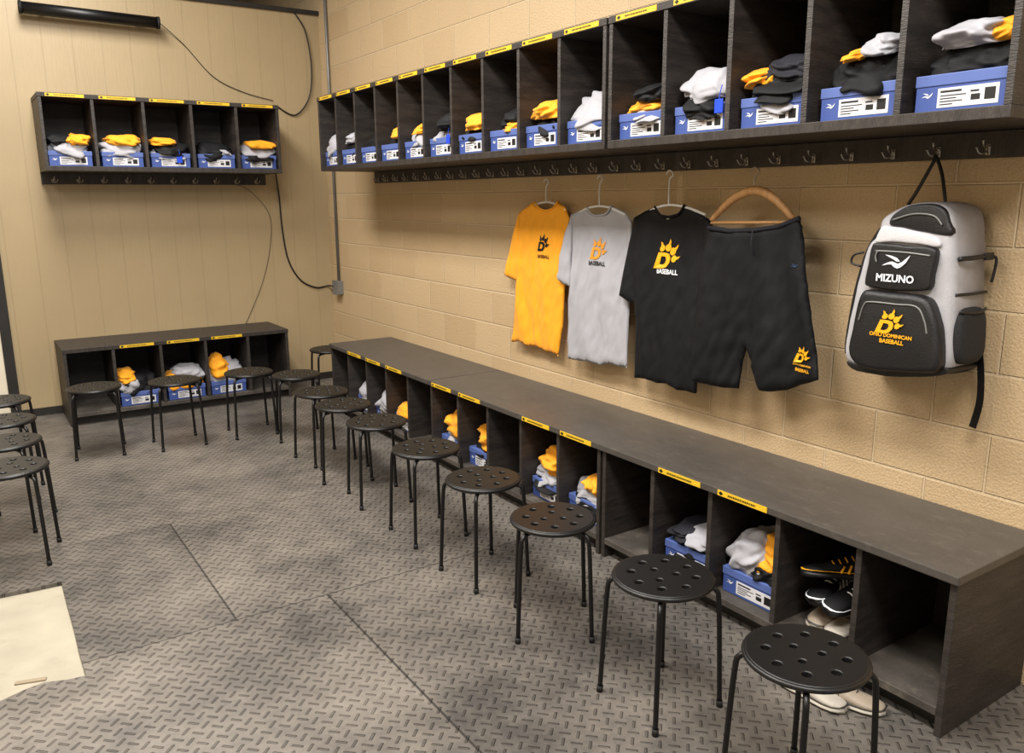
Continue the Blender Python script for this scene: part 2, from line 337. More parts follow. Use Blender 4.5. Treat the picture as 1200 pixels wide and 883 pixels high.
# ------------------------------------------------------------------ shoe boxes and crumpled clothes
BH = .104
def box_meshes():
    w, d = .275, .33
    body = B(-w/2, w/2, 0, d, 0, .075, bev=.001); lid = B(-w/2-.003, w/2+.003, -.003, d+.003, .072, BH, bev=.002)
    lb = bmesh.new(); box(lb, -.070, .105, -.0012, -.0002, .010, .064)
    for k, (x0, x1, z0, z1) in enumerate(((-.062,.0,.051,.057), (-.062,.014,.041,.044), (-.062,-.014,.033,.036), (-.062,.004,.025,.028), (-.062,-.024,.017,.020), (.026,.050,.046,.051), (.028,.054,.024,.040), (.066,.096,.022,.054))):
        box(lb, x0, x1, -.0016, -.0011, z0, z1, mi=1)
    out = []
    for nm, bm, ms in (('box_body', body, [BOXB]), ('lid', lid, [BOXL]), ('label', lb, [LBLW, INK])):
        me = bpy.data.meshes.new(nm); bm.to_mesh(me); bm.free()
        for q in ms: me.materials.append(q)
        out.append((nm, me))
    lg = bird_mesh(.024); lg.materials.append(INKW)
    for v in lg.vertices: v.co = (v.co.x-.102, -.0015, v.co.y+.045)
    out.append(('printed_mark', lg)); return out
BOXM = box_meshes()
def shoe_box(frame, x, y, z, where, group, rz=0):
    p = frame @ Vector((x, y, z))
    e = thing('shoe_box', 'blue cardboard shoe box in ' + where, 'shoe box', p, frame.to_euler().z+rz, group)
    for nm, me in BOXM:
        o = bpy.data.objects.new(nm, me); C.objects.link(o); o.parent = e
CLO = {'y': (YEL, 'yellow', 'shirt'), 'g': (GRY, 'light grey', 'shirt'), 'b': (BLK, 'black', 'shorts'), 'n': (NVY, 'charcoal', 'shirt')}
seedc = [0]
def heap(frame, col, x, y, z, w, d, h, where, group, sub=5, droop=0):
    """a loosely bundled garment: broad soft folds with finer creases, edge sagging over the box front"""
    seedc[0] += 1; sd = seedc[0]*7.31; ang = random.uniform(-.8, .8); ca, sa = math.cos(ang), math.sin(ang)
    bm = bmesh.new(); bmesh.ops.create_icosphere(bm, subdivisions=sub, radius=1)
    asp = max(.35, min(1, h/w*1.6))
    for v in bm.verts:
        n = v.co.copy()
        rx, rz_ = n.x*ca + n.z*asp*sa, n.z*asp*ca - n.x*sa
        q = Vector((rx*.8, n.y*.85, rz_*1.9)) + Vector((sd, sd*.3, -sd)); wv = noise.noise_vector(q*.9)*.6
        def bil(t): return math.sqrt(t*t+.0025)
        b1 = bil(noise.noise((q+wv)*1.5))*2; b2 = bil(noise.noise((q+wv*1.3)*3.0+Vector((5,5,5))))*2; b3 = bil(noise.noise((q+wv)*5.6+Vector((9,2,5))))*2
        k = .92 + noise.noise(q*.6)*.18 + .26*(b1-.35) + .17*(b2-.35) + .07*(b3-.35)
        sx = math.copysign(abs(n.x)**.75, n.x); sy = math.copysign(abs(n.y)**.7, n.y)
        c = Vector((sx*k*w/2, sy*k*d/2, n.z*k*h*.62))
        lim = w*.5
        if abs(c.x) > lim: c.x = math.copysign(lim+(abs(c.x)-lim)*.15, c.x)
        if c.z < -h*.3: c.z = -h*.3 + (c.z+h*.3)*.12
        c.z += h*.34
        if droop:
            t = max(0, min(1.25, (-d*.20-c.y)/(d*.26)))
            c.z -= droop*t*t*(3-2*min(1,t))*(.9+.35*noise.noise(Vector((c.x*8+sd, sd, 0))))
        v.co = c
    for _ in range(3 if sub == 5 else 1): bmesh.ops.smooth_vert(bm, verts=bm.verts[:], factor=.5, use_axis_x=True, use_axis_y=True, use_axis_z=True)
    mt, cn, kind = CLO[col]
    o = obj('crumpled_'+kind, bm, mt, smooth=True)
    o.location = frame @ Vector((x, y, z)); o.rotation_euler.z = frame.to_euler().z
    tag(o, '%s crumpled %s in %s' % (cn, kind, where), kind, group)
    return o
def frame(loc, rz): return Matrix.Translation(loc) @ Matrix.Rotation(rz, 4, 'Z')
def tagobj(fr, x, y, z, where):
    e = thing('hang_tag', 'small bright blue tag in ' + where, 'tag', fr @ Vector((x, y, z)), fr.to_euler().z, 'blue tags')
    obj('card', B(-.02, .02, -.004, 0, -.05, 0, bev=.001), TAGB, e); obj('cord', T([(0,-.002,0),(.004,.0,.03),(0,.012,.05)], .0018, 6), TAGB, e)
def fill(fr, p, shelf, i_x, spec, where, group_b, group_c, bw=True, near=False, yb=.035):
    xc = i_x; inner = p-.03
    if bw: shoe_box(fr, xc+random.uniform(-.005,.005), yb, shelf+.001, where, group_b, random.uniform(-.03,.03))
    top = shelf+BH+.002
    for (c, dx, dz, w, h) in spec:
        wd = min(.97, w*1.15); lim = (1-wd)/2; dx = max(-lim, min(lim, dx))
        heap(fr, c, xc+dx*inner, yb+.120+random.uniform(-.01,.012), top+dz*1.1, inner*wd, .265, h*1.25, where, group_c, 5 if near else 4, droop=.04 if (c in 'bg' and w > .75) else .015)
random.seed(4)
SU = ZB+.034
U = {15:[('b',0,-.01,.98,.095),('g',-.05,.065,.6,.065),('y',.3,.07,.36,.055)],
 14:[('b',0,-.015,.95,.11),('g',.12,.08,.42,.05),('y',-.12,.075,.25,.03)],
 13:[('g',-.05,-.015,.85,.05),('b',.02,.01,.9,.065),('y',-.28,.035,.42,.06),('n',.15,.05,.65,.075)],
 12:[('b',0,-.01,.9,.065),('g',0,.04,.85,.085)],
 11:[('g',0,-.01,.9,.04),('y',-.02,.012,.92,.045),('b',.1,.045,.65,.06)],
 10:[('g',.02,-.01,.98,.11)],
 9:[('b',.1,-.005,.8,.055),('y',-.02,.03,.85,.075)],
 8:[('y',.1,-.005,.6,.05),('b',.1,.025,.75,.07)],
 7:[('b',-.05,-.005,.8,.05),('y',.05,.025,.75,.075)],
 6:[('g',0,-.005,.75,.07),('b',.1,.04,.65,.09)],
 5:[('g',.1,-.005,.8,.07),('y',.15,.045,.5,.05)],
 4:[('b',0,-.005,.8,.06),('y',.1,.035,.65,.065)],
 3:[('b',.05,-.005,.85,.09)],
 2:[('b',0,-.005,.8,.07),('g',-.1,.045,.5,.06)],
 1:[('g',0,-.005,.8,.12)]}
fu = frame((-DU, 0, 0), RZ)
for i, spec in U.items():
    yc = UA-(i-.5)*PU-(GU if i > 10 else 0); n = 15-i
    wh = 'overhead block wall cubby, %s from the right end' % ORD[n] if n else 'the overhead block wall cubby at the right edge'
    fill(fu, PU, SU, -yc, spec, wh, 'shoe boxes in overhead cubbies', 'clothes in overhead cubbies', near=i > 8)
    if i in (12, 6): tagobj(fu, -yc+.1, .020, SU+.115, wh)
fc = frame((XC0, -DC, 0), 0)
BC = {1:[('g',-.1,-.01,.8,.08),('b',-.1,.045,.7,.06),('y',.2,.045,.5,.06)], 2:[('g',0,-.01,.95,.09),('y',.15,.045,.75,.065)],
 3:[('g',0,-.01,.8,.05),('b',0,.02,.8,.055),('y',-.1,.055,.6,.05)], 4:[('b',0,-.01,.9,.09),('g',.2,0,.4,.04)], 5:[('b',.1,-.01,.9,.05),('g',0,.02,.9,.06),('y',.1,.055,.7,.05)]}
for i, spec in BC.items():
    wh = 'panelled wall overhead cubby, %s from the left' % ORD[i-1]
    fill(fc, PC, SU, (i-.5)*PC, spec, wh, 'shoe boxes on panelled wall', 'clothes on panelled wall')
    if i == 3: tagobj(fc, .5*PC*5+.06, .02, SU+.085, wh)
fb = frame((XB0, -DB, 0), 0)
for i, spec in {2:[('b',.0,-.01,.9,.12),('g',-.25,.0,.45,.12),('y',-.3,.08,.4,.07)], 3:[('y',0,-.02,.95,.1),('g',.1,.04,.7,.09),('b',.3,.0,.3,.06)], 4:[('g',-.1,-.01,.9,.14),('y',-.2,.03,.5,.13),('b',.3,.0,.4,.1)]}.items():
    wh = 'panelled wall bench cubby, %s from the left' % ORD[i-1]
    fill(fb, PB, .096, (i-.5)*PB, spec, wh, 'shoe boxes in the panelled wall bench', 'clothes in the panelled wall bench')
fl_ = frame((-D+.012, 0, 0), RZ)
LB = {13:[('b',.2,-.02,.6,.09),('g',-.2,-.01,.62,.15),('y',.24,.03,.5,.13)], 12:[('b',.05,-.02,.9,.06),('g',.15,.02,.6,.06),('n',-.2,.025,.45,.05)],
 10:[('b',0,-.01,.9,.06),('g',.05,.02,.85,.065),('y',.2,.055,.6,.06)], 9:[('b',0,-.01,.9,.05),('g',0,.02,.85,.05),('y',.05,.05,.75,.11)],
 7:[('b',0,-.01,.9,.05),('y',.1,.03,.75,.1)], 6:[('g',0,-.01,.9,.05),('y',.1,.03,.75,.11)], 4:[('y',0,-.01,.85,.1)], 3:[('g',0,-.01,.85,.1)], 2:[('g',0,-.01,.85,.12)]}
for i, spec in LB.items():
    n = 15-i; wh = 'block wall bench cubby, %s from its near end' % ORD[n]
    fill(fl_, P, .096, -bc(i), spec, wh, 'shoe boxes in the block wall bench', 'clothes in the block wall bench', near=i > 8, yb=.06)
# ------------------------------------------------------------------ shoes
def shoe(label, loc, rz, mu, ms, ml, group, rx=0, ry=0, sc=1):
    e = thing('sneaker', label, 'shoe', loc, rz, group); e.rotation_euler = (rx, ry, rz)
    secs = [(-.003,.02,.05),(.006,.03,.085),(.03,.037,.098),(.07,.038,.088),(.1,.037,.082),(.13,.038,.075),(.17,.044,.060),(.21,.048,.050),(.245,.045,.044),(.268,.034,.036),(.282,.016,.026)]
    S = Matrix.Scale(sc, 4)
    def loft(z0f, hf, wf, sec=secs):
        bm = bmesh.new(); rings = []
        for (y, w, h) in sec:
            r = []
            for k in range(20):
                a = 2*PI*k/20; sn = math.sin(a); x = math.copysign(abs(math.cos(a))**.8, math.cos(a))*w*wf + .008*math.sin(y*11)
                z = z0f + (math.copysign(abs(sn)**.8, sn)*.5+.5)*hf(h)
                x *= (1-.3*max(0, sn)); r.append(bm.verts.new((x, y, z)))
            rings.append(r)
        for i in range(len(rings)-1):
            for k in range(20): bm.faces.new((rings[i][k], rings[i][(k+1)%20], rings[i+1][(k+1)%20], rings[i+1][k]))
        bm.faces.new(rings[0][::-1]); bm.faces.new(rings[-1]); return bm
    def put(nm, bm, m, s=True): bm.transform(S); obj(nm, bm, m, e, s)
    put('upper', loft(.012, lambda h: h-.012, .96), mu)
    put('sole', loft(0, lambda h: .028, 1.09), ms)
    put('sole_line', loft(.024, lambda h: .006, 1.05), ml)
    put('heel_counter', loft(.013, lambda h: h*.72, 1.02, secs[:4]), ml)
    bm = bmesh.new(); bmesh.ops.create_uvsphere(bm, u_segments=14, v_segments=8, radius=1)
    for v in bm.verts: v.co = Vector((v.co.x*.022, .045+v.co.y*.035, .092+v.co.z*.008))
    put('opening', bm, INK)
    put('collar', T(smooth_path([(-.024,.02,.09),(-.026,.06,.088),(0,.086,.09),(.026,.06,.088),(.024,.02,.09),(0,.006,.095)], 5, True), .006, 6, True), mu)
    bm = bmesh.new()
    for k in range(4):
        y = .105+k*.022; z = .083-k*.0075; tube(bm, smooth_path([(-.022,y,z-.012),(0,y+.005,z+.001),(.022,y,z-.012)], 4), .0028, 6)
    put('laces', bm, ml)
    for s in (-1, 1):
        bm = bmesh.new()
        for k in range(3): tube(bm, [(s*.040+.006,.10+k*.025,.024),(s*.031+.006,.088+k*.025,.058-k*.005)], .0045, 6)
        put('side_stripe', bm, ml, False)
    return e
p = at(914, 798); shoe('worn white sneaker on floor under the nearest stool, left of the pair', (p.x, p.y, 0.001), PI+.1, SHW, SHS, SHG, 'worn sneakers on floor', sc=.86)
p = at(948, 810); shoe('worn beige sneaker with dark laces on floor under nearest stool, right of the pair', (p.x, p.y, .001), -2.75, SHT, SHS, SHG, 'worn sneakers on floor', sc=.86)
q = bc(14)
shoe('pale beige sneaker at the bottom of the shoe-filled bench cubby, left side', (-D+.37, q+.07, .097), PI/2+.08, SHT, SHS, SHG, 'shoes in the cubby')
shoe('worn white sneaker at the bottom of the shoe-filled bench cubby, right side', (-D+.35, q-.045, .097), PI/2-.05, SHW, SHS, SHG, 'shoes in the cubby')
shoe('black white-striped sneaker in the middle layer of the shoe-filled cubby, left side', (-D+.36, q+.08, .200), PI/2+.12, BLK, INK, INKW, 'shoes in the cubby', ry=.15)
shoe('black white-striped sneaker in the middle layer of the shoe-filled cubby, right side', (-D+.35, q-.04, .195), PI/2-.1, BLK, INK, INKW, 'shoes in the cubby', ry=-.15)
shoe('black sneaker with gold stripes, topmost in the shoe-filled bench cubby', (-D+.27, q-.10, .295), .75, BLK, INK, INKY, 'shoes in the cubby', ry=.3)
# ------------------------------------------------------------------ stools
def make_stool():
    e = thing('round_stool', '', 'stool')
    seat = flat([circ(0,0,.153,48)] + [circ(.103*math.cos(2*PI*k/8), .103*math.sin(2*PI*k/8), .018, 16) for k in range(8)] + [circ(.043*math.cos(2*PI*k/3+.3), .043*math.sin(2*PI*k/3+.3), .016, 16) for k in range(3)], ext=.006, bev=.005, res=3)
    for v in seat.vertices: v.co.z += .439
    obj('seat', seat, STB, e)
    obj('seat_rim', T([(.158*math.cos(2*PI*k/40), .158*math.sin(2*PI*k/40), .440) for k in range(40)], .008, 8, True), STB, e, True)
    for k in range(4):
        a = k*PI/2; c, s = math.cos(a), math.sin(a)
        pts = smooth_path([(.02,0,.420),(.09,0,.420),(.148,0,.420),(.170,0,.410),(.178,0,.38),(.186,0,.25),(.197,0,.012)], 5)
        lg = obj('leg', T([(q.x*c, q.x*s, q.z) for q in pts], .0085, 10), STM, e, True)
        obj('foot_cap', T([(.196*c,.196*s,.022),(.198*c,.198*s,0)], .011, 10), RUB, lg, True)
    return e
proto = make_stool(); first = [True]
def dup(root):
    r = root.copy(); C.objects.link(r)
    for ch in list(root.children):
        c = ch.copy(); C.objects.link(c); c.parent = r
        for g in ch.children: d = g.copy(); C.objects.link(d); d.parent = c
    return r
RA = math.atan2(R0.y, R0.x)
ST = [(944,768,-18,'nearest the camera','b'),(777,675,-13,'second from the camera','b'),(648,607,-44,'third from the camera','b'),(566,561,-8,'fourth from the camera','b'),
 (499,525,-12,'fifth from the camera','b'),(441,494,-20,'sixth from the camera','b'),(402,474,-30,'seventh from the camera','b'),(377,459,-5,'eighth from the camera','b'),
 (347,439,-25,'beyond its right end','c'),(291,436,-15,'in front of the fourth cubby','c'),(204,446,-10,'in front of the third cubby','c'),(110,454,-20,'in front of the leftmost cubby','c'),
 (387,409,-20,'','d'),(10,548,-25,'nearest the camera of four','l'),(6,518,-35,'second nearest of four','l'),(3,493,-20,'third nearest of four','l'),(0,470,-30,'farthest of four','l')]
for u, v, th, w, k in ST:
    o = proto if first[0] else dup(proto); first[0] = False
    p = at(u, v, .445); o.location = (p.x, p.y, 0.0005); o.rotation_euler.z = RA + math.radians(th)
    o['label'] = {'b': 'black round stool in front of block wall bench, %s' % w, 'c': 'black round stool at the panelled wall bench, %s' % w,
        'd': 'black round stool tucked in the room corner between the two benches', 'l': 'black round stool at left edge of photo, %s' % w}[k]
    o['group'] = {'b': 'stools along the block wall bench', 'c': 'stools at the panelled wall bench', 'd': 'stools at the panelled wall bench', 'l': 'stools at the left edge'}[k]
# ------------------------------------------------------------------ hanging clothes
def garment(name, px, x0, m, parent, seed, thick=.02, amp=.022, fr=9, step=.013):
    pts = [wp(u, v, x0) for u, v in px]; P2 = [Vector((q.y, q.z)) for q in pts]
    O = []; N = len(P2)
    for i in range(N):
        a, b = P2[i], P2[(i+1)%N]; k = max(1, int((b-a).length/step))
        for j in range(k): O.append(a.lerp(b, j/k))
    ztop = max(q.y for q in O)
    def fold(y, z):
        lo = min(1, .3+(ztop-z)*1.5)
        w = noise.noise(Vector((y*2, z*2, seed+4)))*.14
        return amp*lo*(noise.noise(Vector(((y+w)*fr, z*1.6, seed))) + .5*abs(noise.noise(Vector(((y+w)*fr*1.9+z*3, z*3, seed+9)))) + .2*noise.noise(Vector((y*30+z*10, z*14, seed+2))))
    def inside(p):
        c = False; n = len(O); j = n-1
        for i in range(n):
            if (O[i].y > p.y) != (O[j].y > p.y) and p.x < (O[j].x-O[i].x)*(p.y-O[i].y)/(O[j].y-O[i].y)+O[i].x: c = not c
            j = i
        return c
    def dist(p): return min((p-q).length for q in O)
    vs = list(O); y0, y1 = min(q.x for q in O), max(q.x for q in O); z0, z1 = min(q.y for q in O), ztop
    y = y0+step/2; r = 0
    while y < y1:
        z = z0+step*(.5+.5*(r%2)); r += 1
        while z < z1:
            p = Vector((y, z))
            if inside(p) and dist(p) > step*.55: vs.append(p)
            z += step
        y += step*.87
    n = len(O); res = geometry.delaunay_2d_cdt(vs, [(i, (i+1)%n) for i in range(n)], [], 1, 1e-6)
    V, E, Fc = res[0], res[1], res[2]
    bm = bmesh.new(); fr_, bk = [], []
    for q in V:
        t = min(1, dist(q)/.03); e = math.sqrt(t) if t > 0 else 0
        f = fold(q.x, q.y)
        fr_.append(bm.verts.new((x0 - thick*.5*e - f, q.x, q.y))); bk.append(bm.verts.new((x0 + thick*.4*e - f*.3, q.x, q.y)) if t > .01 else fr_[-1])
    for f in Fc:
        if len(f) < 3: continue
        try: bm.faces.new([fr_[i] for i in f])
        except ValueError: pass
        b = [bk[i] for i in f][::-1]
        if any(bk[i] is not fr_[i] for i in f):
            try: bm.faces.new(b)
            except ValueError: pass
    bmesh.ops.recalc_face_normals(bm, faces=bm.faces[:])
    obj(name, bm, m, parent, True)
    return lambda a, b, _x=x0: _x - thick*.5 - fold(a, b) - .003
def hanger(label, top, l, r, x0, m, wood=False):
    a, b, t = wp(*l, x0), wp(*r, x0), wp(*top, x0); nk = Vector((x0, t.y, max(a.z, b.z)+.045 if not wood else a.z+.125))
    e = thing('clothes_hanger', label, 'hanger', (t.x, t.y, t.z)); o = Vector((t.x, t.y, t.z))
    L = [Vector((x0, nk.y, nk.z)), Vector((x0, nk.y, t.z-.045)), Vector((x0, t.y-.022, t.z-.022)), Vector((x0, t.y-.012, t.z-.004)), Vector((x0, t.y+.008, t.z-.001)), Vector((x0, t.y+.02, t.z-.018))]
    obj('hook', T([q-o for q in smooth_path(L, 5)], .0028 if wood else .0038, 8), NICK if wood else m, e, True)
    k = .012 if wood else .006; up = .022 if wood else .008
    arm = smooth_path([a, a.lerp(nk, .5)+Vector((0,0,up)), nk+Vector((0,0,-.004)), b.lerp(nk, .5)+Vector((0,0,up)), b], 8)
    rr = [(.011+.008*math.sin(PI*min(1, i/(len(arm)-1)))) for i in range(len(arm))] if wood else k
    obj('shoulder_arm', T([q-o for q in arm], rr, 10), m, e, True)
    obj('bar', T([a-o-Vector((0,0,.012)), b-o-Vector((0,0,.012))], k*.6, 8), m, e, True)
def tee(label, m, x0, body, sl, sr, collar, seed, graphics):
    e = thing('t_shirt', label, 't-shirt', (0,0,0), 0, 't-shirts hung on the block wall')
    fx = garment('body', body, x0, m, e, seed)
    garment('sleeve', sl, x0-.004, m, e, seed+1, thick=.025); garment('sleeve', sr, x0-.002, m, e, seed+2, thick=.02)
    pts = [wp(u, v, x0-.012) for u, v in collar]
    obj('collar', T(smooth_path(pts, 6), .005, 8), m, e, True)
    for kind, (u, v), s, ink in graphics:
        q = wp(u, v, x0-.012)
        if kind == 'e': me = emblem_mesh(s); nm = 'emblem'
        else: me = text_mesh(kind, s, .025); nm = 'lettering'
        place_wall(me, q.y, q.z, fx)
        obj(nm, me, ink, e)
X1, X2, X3, X4 = -.055, -.085, -.115, -.165
tee('bright yellow t-shirt with a black paw emblem hanging on the block wall', YEL, X1,
 [(625,237),(631,243),(640,246),(649,243),(654,236),(663,243),(667,256),(665,300),(662,340),(659,380),(655,418),(648,413),(640,413),(630,407),(618,405),(609,400),(600,401),(603,370),(607,325),(606,285),(607,250)],
 [(609,248),(602,272),(597,298),(592,322),(599,327),(607,330),(609,300),(610,270)], [(662,243),(668,256),(668,300),(666,328),(662,328),(662,290)],
 [(626,237),(632,244),(640,247),(648,244),(654,236)], 3, [('e',(637,285),.09,INK),('BASEBALL',(637,301),.026,INK)])
tee('silver grey t-shirt with a pale gold paw emblem hanging between yellow and black shirts', GRY, X2,
 [(686,244),(692,250),(701,252),(711,249),(716,241),(732,249),(740,260),(739,300),(738,350),(737,431),(727,430),(715,426),(703,428),(690,424),(677,423),(665,420),(666,380),(667,330),(668,290),(668,252)],
 [(671,250),(662,275),(656,300),(653,327),(660,333),(668,336),(670,300),(672,270)], [(734,251),(741,262),(741,300),(738,342),(733,340),(734,300)],
 [(687,243),(693,251),(701,253),(711,250),(716,241)], 13, [('e',(702,292),.105,INKO),('BASEBALL',(700,309),.030,INK)])
tee('black t-shirt with a gold paw emblem hanging between grey shirt and black shorts', BLK, X3,
 [(766,243),(773,251),(783,253),(794,250),(802,240),(820,249),(834,260),(830,330),(822,400),(818,461),(806,458),(795,457),(783,450),(770,449),(757,444),(743,443),(744,400),(745,350),(743,300),(742,256)],
 [(745,252),(736,285),(731,318),(728,346),(736,353),(746,357),(747,320),(747,280)], [(822,250),(835,262),(834,300),(828,350),(820,346),(824,300)],
 [(767,242),(774,252),(784,254),(795,251),(802,240)], 23, [('e',(781,299),.125,INKY),('BASEBALL',(781,319),.031,INKW)])
e = thing('athletic_shorts', 'large black athletic shorts hanging on the pale wooden hanger', 'shorts')
fx = garment('shorts_body', [(829,266),(855,269),(884,268),(912,264),(938,254),(943,280),(946,320),(953,380),(961,445),(948,449),(935,452),(920,458),(905,459),(890,457),(884,440),(878,420),(872,410),(868,424),(866,440),(864,456),(848,455),(832,452),(812,446),(815,400),(818,350),(823,300)], X4, BLK, e, 33, .035, .028, 8)
obj('waistband', T([wp(u, v, X4-.012) for u, v in ((830,267),(855,271),(884,270),(912,266),(937,256))], .010, 8), NVY, e, True)
obj('drawstring', T([wp(u, v, X4-.035) for u, v in ((882,270),(880,285),(884,300))], .003, 6), NVY, e, True)
for kind, uv, s, ink in (('e',(938,417),.062,INKY),('OHIO DOMINICAN',(938,429),.0105,INKY),('BASEBALL',(938,435),.017,INKY)):
    q = wp(*uv, X4-.018); me = emblem_mesh(s) if kind == 'e' else text_mesh(kind, s, .02); place_wall(me, q.y, q.z, fx)
    for vv in me.vertices: vv.co.x -= .002
    obj('emblem' if kind == 'e' else 'lettering', me, ink, e)
q = wp(932, 312, X4-.018); me = bird_mesh(.022); place_wall(me, q.y, q.z, fx); obj('printed_mark', me, INKB, e)
hanger('white plastic hanger holding the yellow t-shirt', (640,210), (613,248), (663,246), X1, HWH)
hanger('white plastic hanger holding the grey t-shirt', (703,206), (674,252), (733,252), X2, HWH)
hanger('white plastic hanger holding the black t-shirt', (785,200), (748,255), (827,252), X3, HWH)
hanger('pale wooden hanger with wire hook holding the black shorts', (885,196), (834,258), (930,257), X4+.01, HWD, True)
# ------------------------------------------------------------------ backpack
def slab(px, xf, xb, bev, name, m, parent, smooth=True, segs=5, sm_n=4):
    """soft panel: rounded front edge, front surface slightly pillowed and wrinkled"""
    P2 = [wp(u, v, xf) for u, v in px]; sm = smooth_path(P2, sm_n, True)
    bm = bmesh.new(); f = bm.faces.new([bm.verts.new((xf, q.y, q.z)) for q in sm]); r = bmesh.ops.extrude_face_region(bm, geom=[f])
    for v in r['geom']:
        if isinstance(v, bmesh.types.BMVert): v.co.x = xb
    bmesh.ops.recalc_face_normals(bm, faces=bm.faces[:])
    es = [e for e in bm.edges if all(abs(v.co.x-xf) < 1e-5 for v in e.verts)]
    bmesh.ops.bevel(bm, geom=es, offset=bev, segments=segs, profile=.5, affect='EDGES', clamp_overlap=True)
    for v in bm.verts:
        w = noise.noise_vector(v.co*16)*.0035; v.co += Vector((w.x*.5, w.y, w.z))
    return obj(name, bm, m, parent, smooth)
bpk = thing('backpack', 'grey and black sports backpack hanging from the hook rail at right', 'backpack')
slab([(1026,274),(1032,256),(1054,242),(1078,237),(1100,239),(1112,248),(1117,264),(1118,300),(1117,350),(1115,400),(1112,430),(1096,440),(1050,440),(1006,433),(989,421),(988,398),(999,345),(1010,300),(1017,284)], -.240, -.05, .028, 'pack_body', BPG, bpk)
slab([(1042,264),(1046,251),(1066,241),(1090,239),(1106,246),(1112,260),(1113,276),(1080,272),(1060,268)], -.246, -.12, .010, 'top_cover', BPK, bpk, segs=3)
slab([(1032,266),(1044,266),(1070,271),(1098,279),(1099,290),(1070,286),(1040,284),(1025,284)], -.252, -.2, .009, 'top_band', BPL, bpk, segs=3)
slab([(1021,289),(1028,285),(1060,288),(1092,291),(1097,300),(1092,322),(1086,340),(1050,341),(1018,337),(1013,330),(1017,310)], -.264, -.2, .014, 'upper_pocket', BPK, bpk)
slab([(1010,342),(1020,341),(1050,344),(1078,348),(1089,357),(1097,385),(1099,415),(1096,434),(1082,438),(1050,437),(1010,432),(996,422),(992,408),(997,385),(1003,355)], -.285, -.2, .022, 'lower_pocket', BPK, bpk)
slab([(1005,426),(1050,433),(1105,431),(1103,440),(1050,442),(1004,435),(992,424)], -.245, -.06, .008, 'base_panel', BPK, bpk)
def Ltube(name, px, r, m, x):
    pts = smooth_path([wp(u, v, x if not isinstance(x, (list, tuple)) else x[i]) for i, (u, v) in enumerate(px)], 6); obj(name, T(pts, r, 8), m, bpk, True)
Ltube('zipper', [(1026,294),(1060,296),(1090,300)], .003, GALV, -.265)
Ltube('zipper', [(1006,376),(1012,358),(1020,354),(1050,357),(1074,360),(1083,376),(1086,392)], .003, GALV, -.286)
Ltube('zipper', [(1046,258),(1070,251),(1094,253),(1104,264)], .003, GALV, -.248)
Ltube('zipper_pull', [(1028,295),(1026,301),(1027,307)], .003, GALV, -.268)
Ltube('piping', [(1032,268),(1021,286),(1013,305),(1002,345),(993,395),(992,414)], .006, BPK, -.228)
Ltube('piping', [(1111,262),(1115,290),(1115,340),(1113,400),(1109,428)], .005, BPK, -.224)
Ltube('haul_loop', [(1064,240),(1076,222),(1094,190),(1097,184),(1104,205),(1108,238)], .006, BPK, [-.12,-.11,-.08,-.075,-.09,-.12])
def yz(u, v): q = wp(u, v, -.235); return q.y, q.z
Y1 = yz(1117, 380)[0]
zt, zb_ = yz(1112, 362)[1], yz(1112, 430)[1]
bm = bmesh.new(); bmesh.ops.create_uvsphere(bm, u_segments=24, v_segments=16, radius=1)
for v in bm.verts:
    x, y, z = [math.copysign(abs(t)**.55, t) for t in v.co]; v.co = Vector((-.14+x*.084, Y1+y*.030*(1-.25*z), (zt+zb_)/2+z*(zt-zb_)/2))
obj('mesh_pocket', bm, MESHM, bpk, True)
obj('pocket_hem', T(smooth_path([(-.218, Y1-.010, zt-.010), (-.18, Y1-.020, zt-.014), (-.14, Y1-.023, zt-.016), (-.10, Y1-.020, zt-.014), (-.062, Y1-.010, zt-.010)], 5), .005, 8), BPK, bpk, True)
za = yz(1112, 302)[1]; zz2 = yz(1112, 346)[1]
obj('side_strap', T(smooth_path([(-.225, Y1+.008, za-.004), (-.17, Y1-.006, za-.002), (-.10, Y1-.008, za), (-.045, Y1-.002, za)], 5), .008, 8), BPK, bpk, True)
obj('buckle', B(-.11, -.06, Y1-.018, Y1-.006, za-.012, za+.012, bev=.003), BPK, bpk)
obj('strap_end', T(smooth_path([(-.06, Y1-.012, za), (-.05, Y1-.020, za-.01), (-.05, Y1-.018, za-.05), (-.052, Y1-.014, za-.085)], 5), .005, 8), BPK, bpk, True)
obj('side_strap', T(smooth_path([(-.225, Y1+.008, zz2), (-.14, Y1-.004, zz2), (-.05, Y1, zz2)], 5), .005, 8), BPK, bpk, True)
slab([(1075,246),(1110,244),(1128,256),(1136,300),(1141,360),(1143,415),(1130,436),(1060,440),(1020,430),(1030,330),(1050,262)], -.06, -.03, .012, 'back_panel', BPK, bpk)
st = smooth_path([(1144,392),(1148,420),(1149,450),(1147,475),(1139,502)], 5)
bm = bmesh.new(); prev = None
for q in st:
    w = wp(q.x, q.y, -.06); a, b = bm.verts.new((w.x, w.y-.013, w.z)), bm.verts.new((w.x+.004, w.y+.013, w.z+.003))
    if prev: bm.faces.new((prev[0], a, b, prev[1]))
    prev = (a, b)
bmesh.ops.solidify(bm, geom=bm.faces[:], thickness=.003)
obj('loose_strap', bm, BPK, bpk)
Ltube('side_pull', [(1012,296),(1001,299),(998,308),(1008,312)], .004, BPK, -.19)
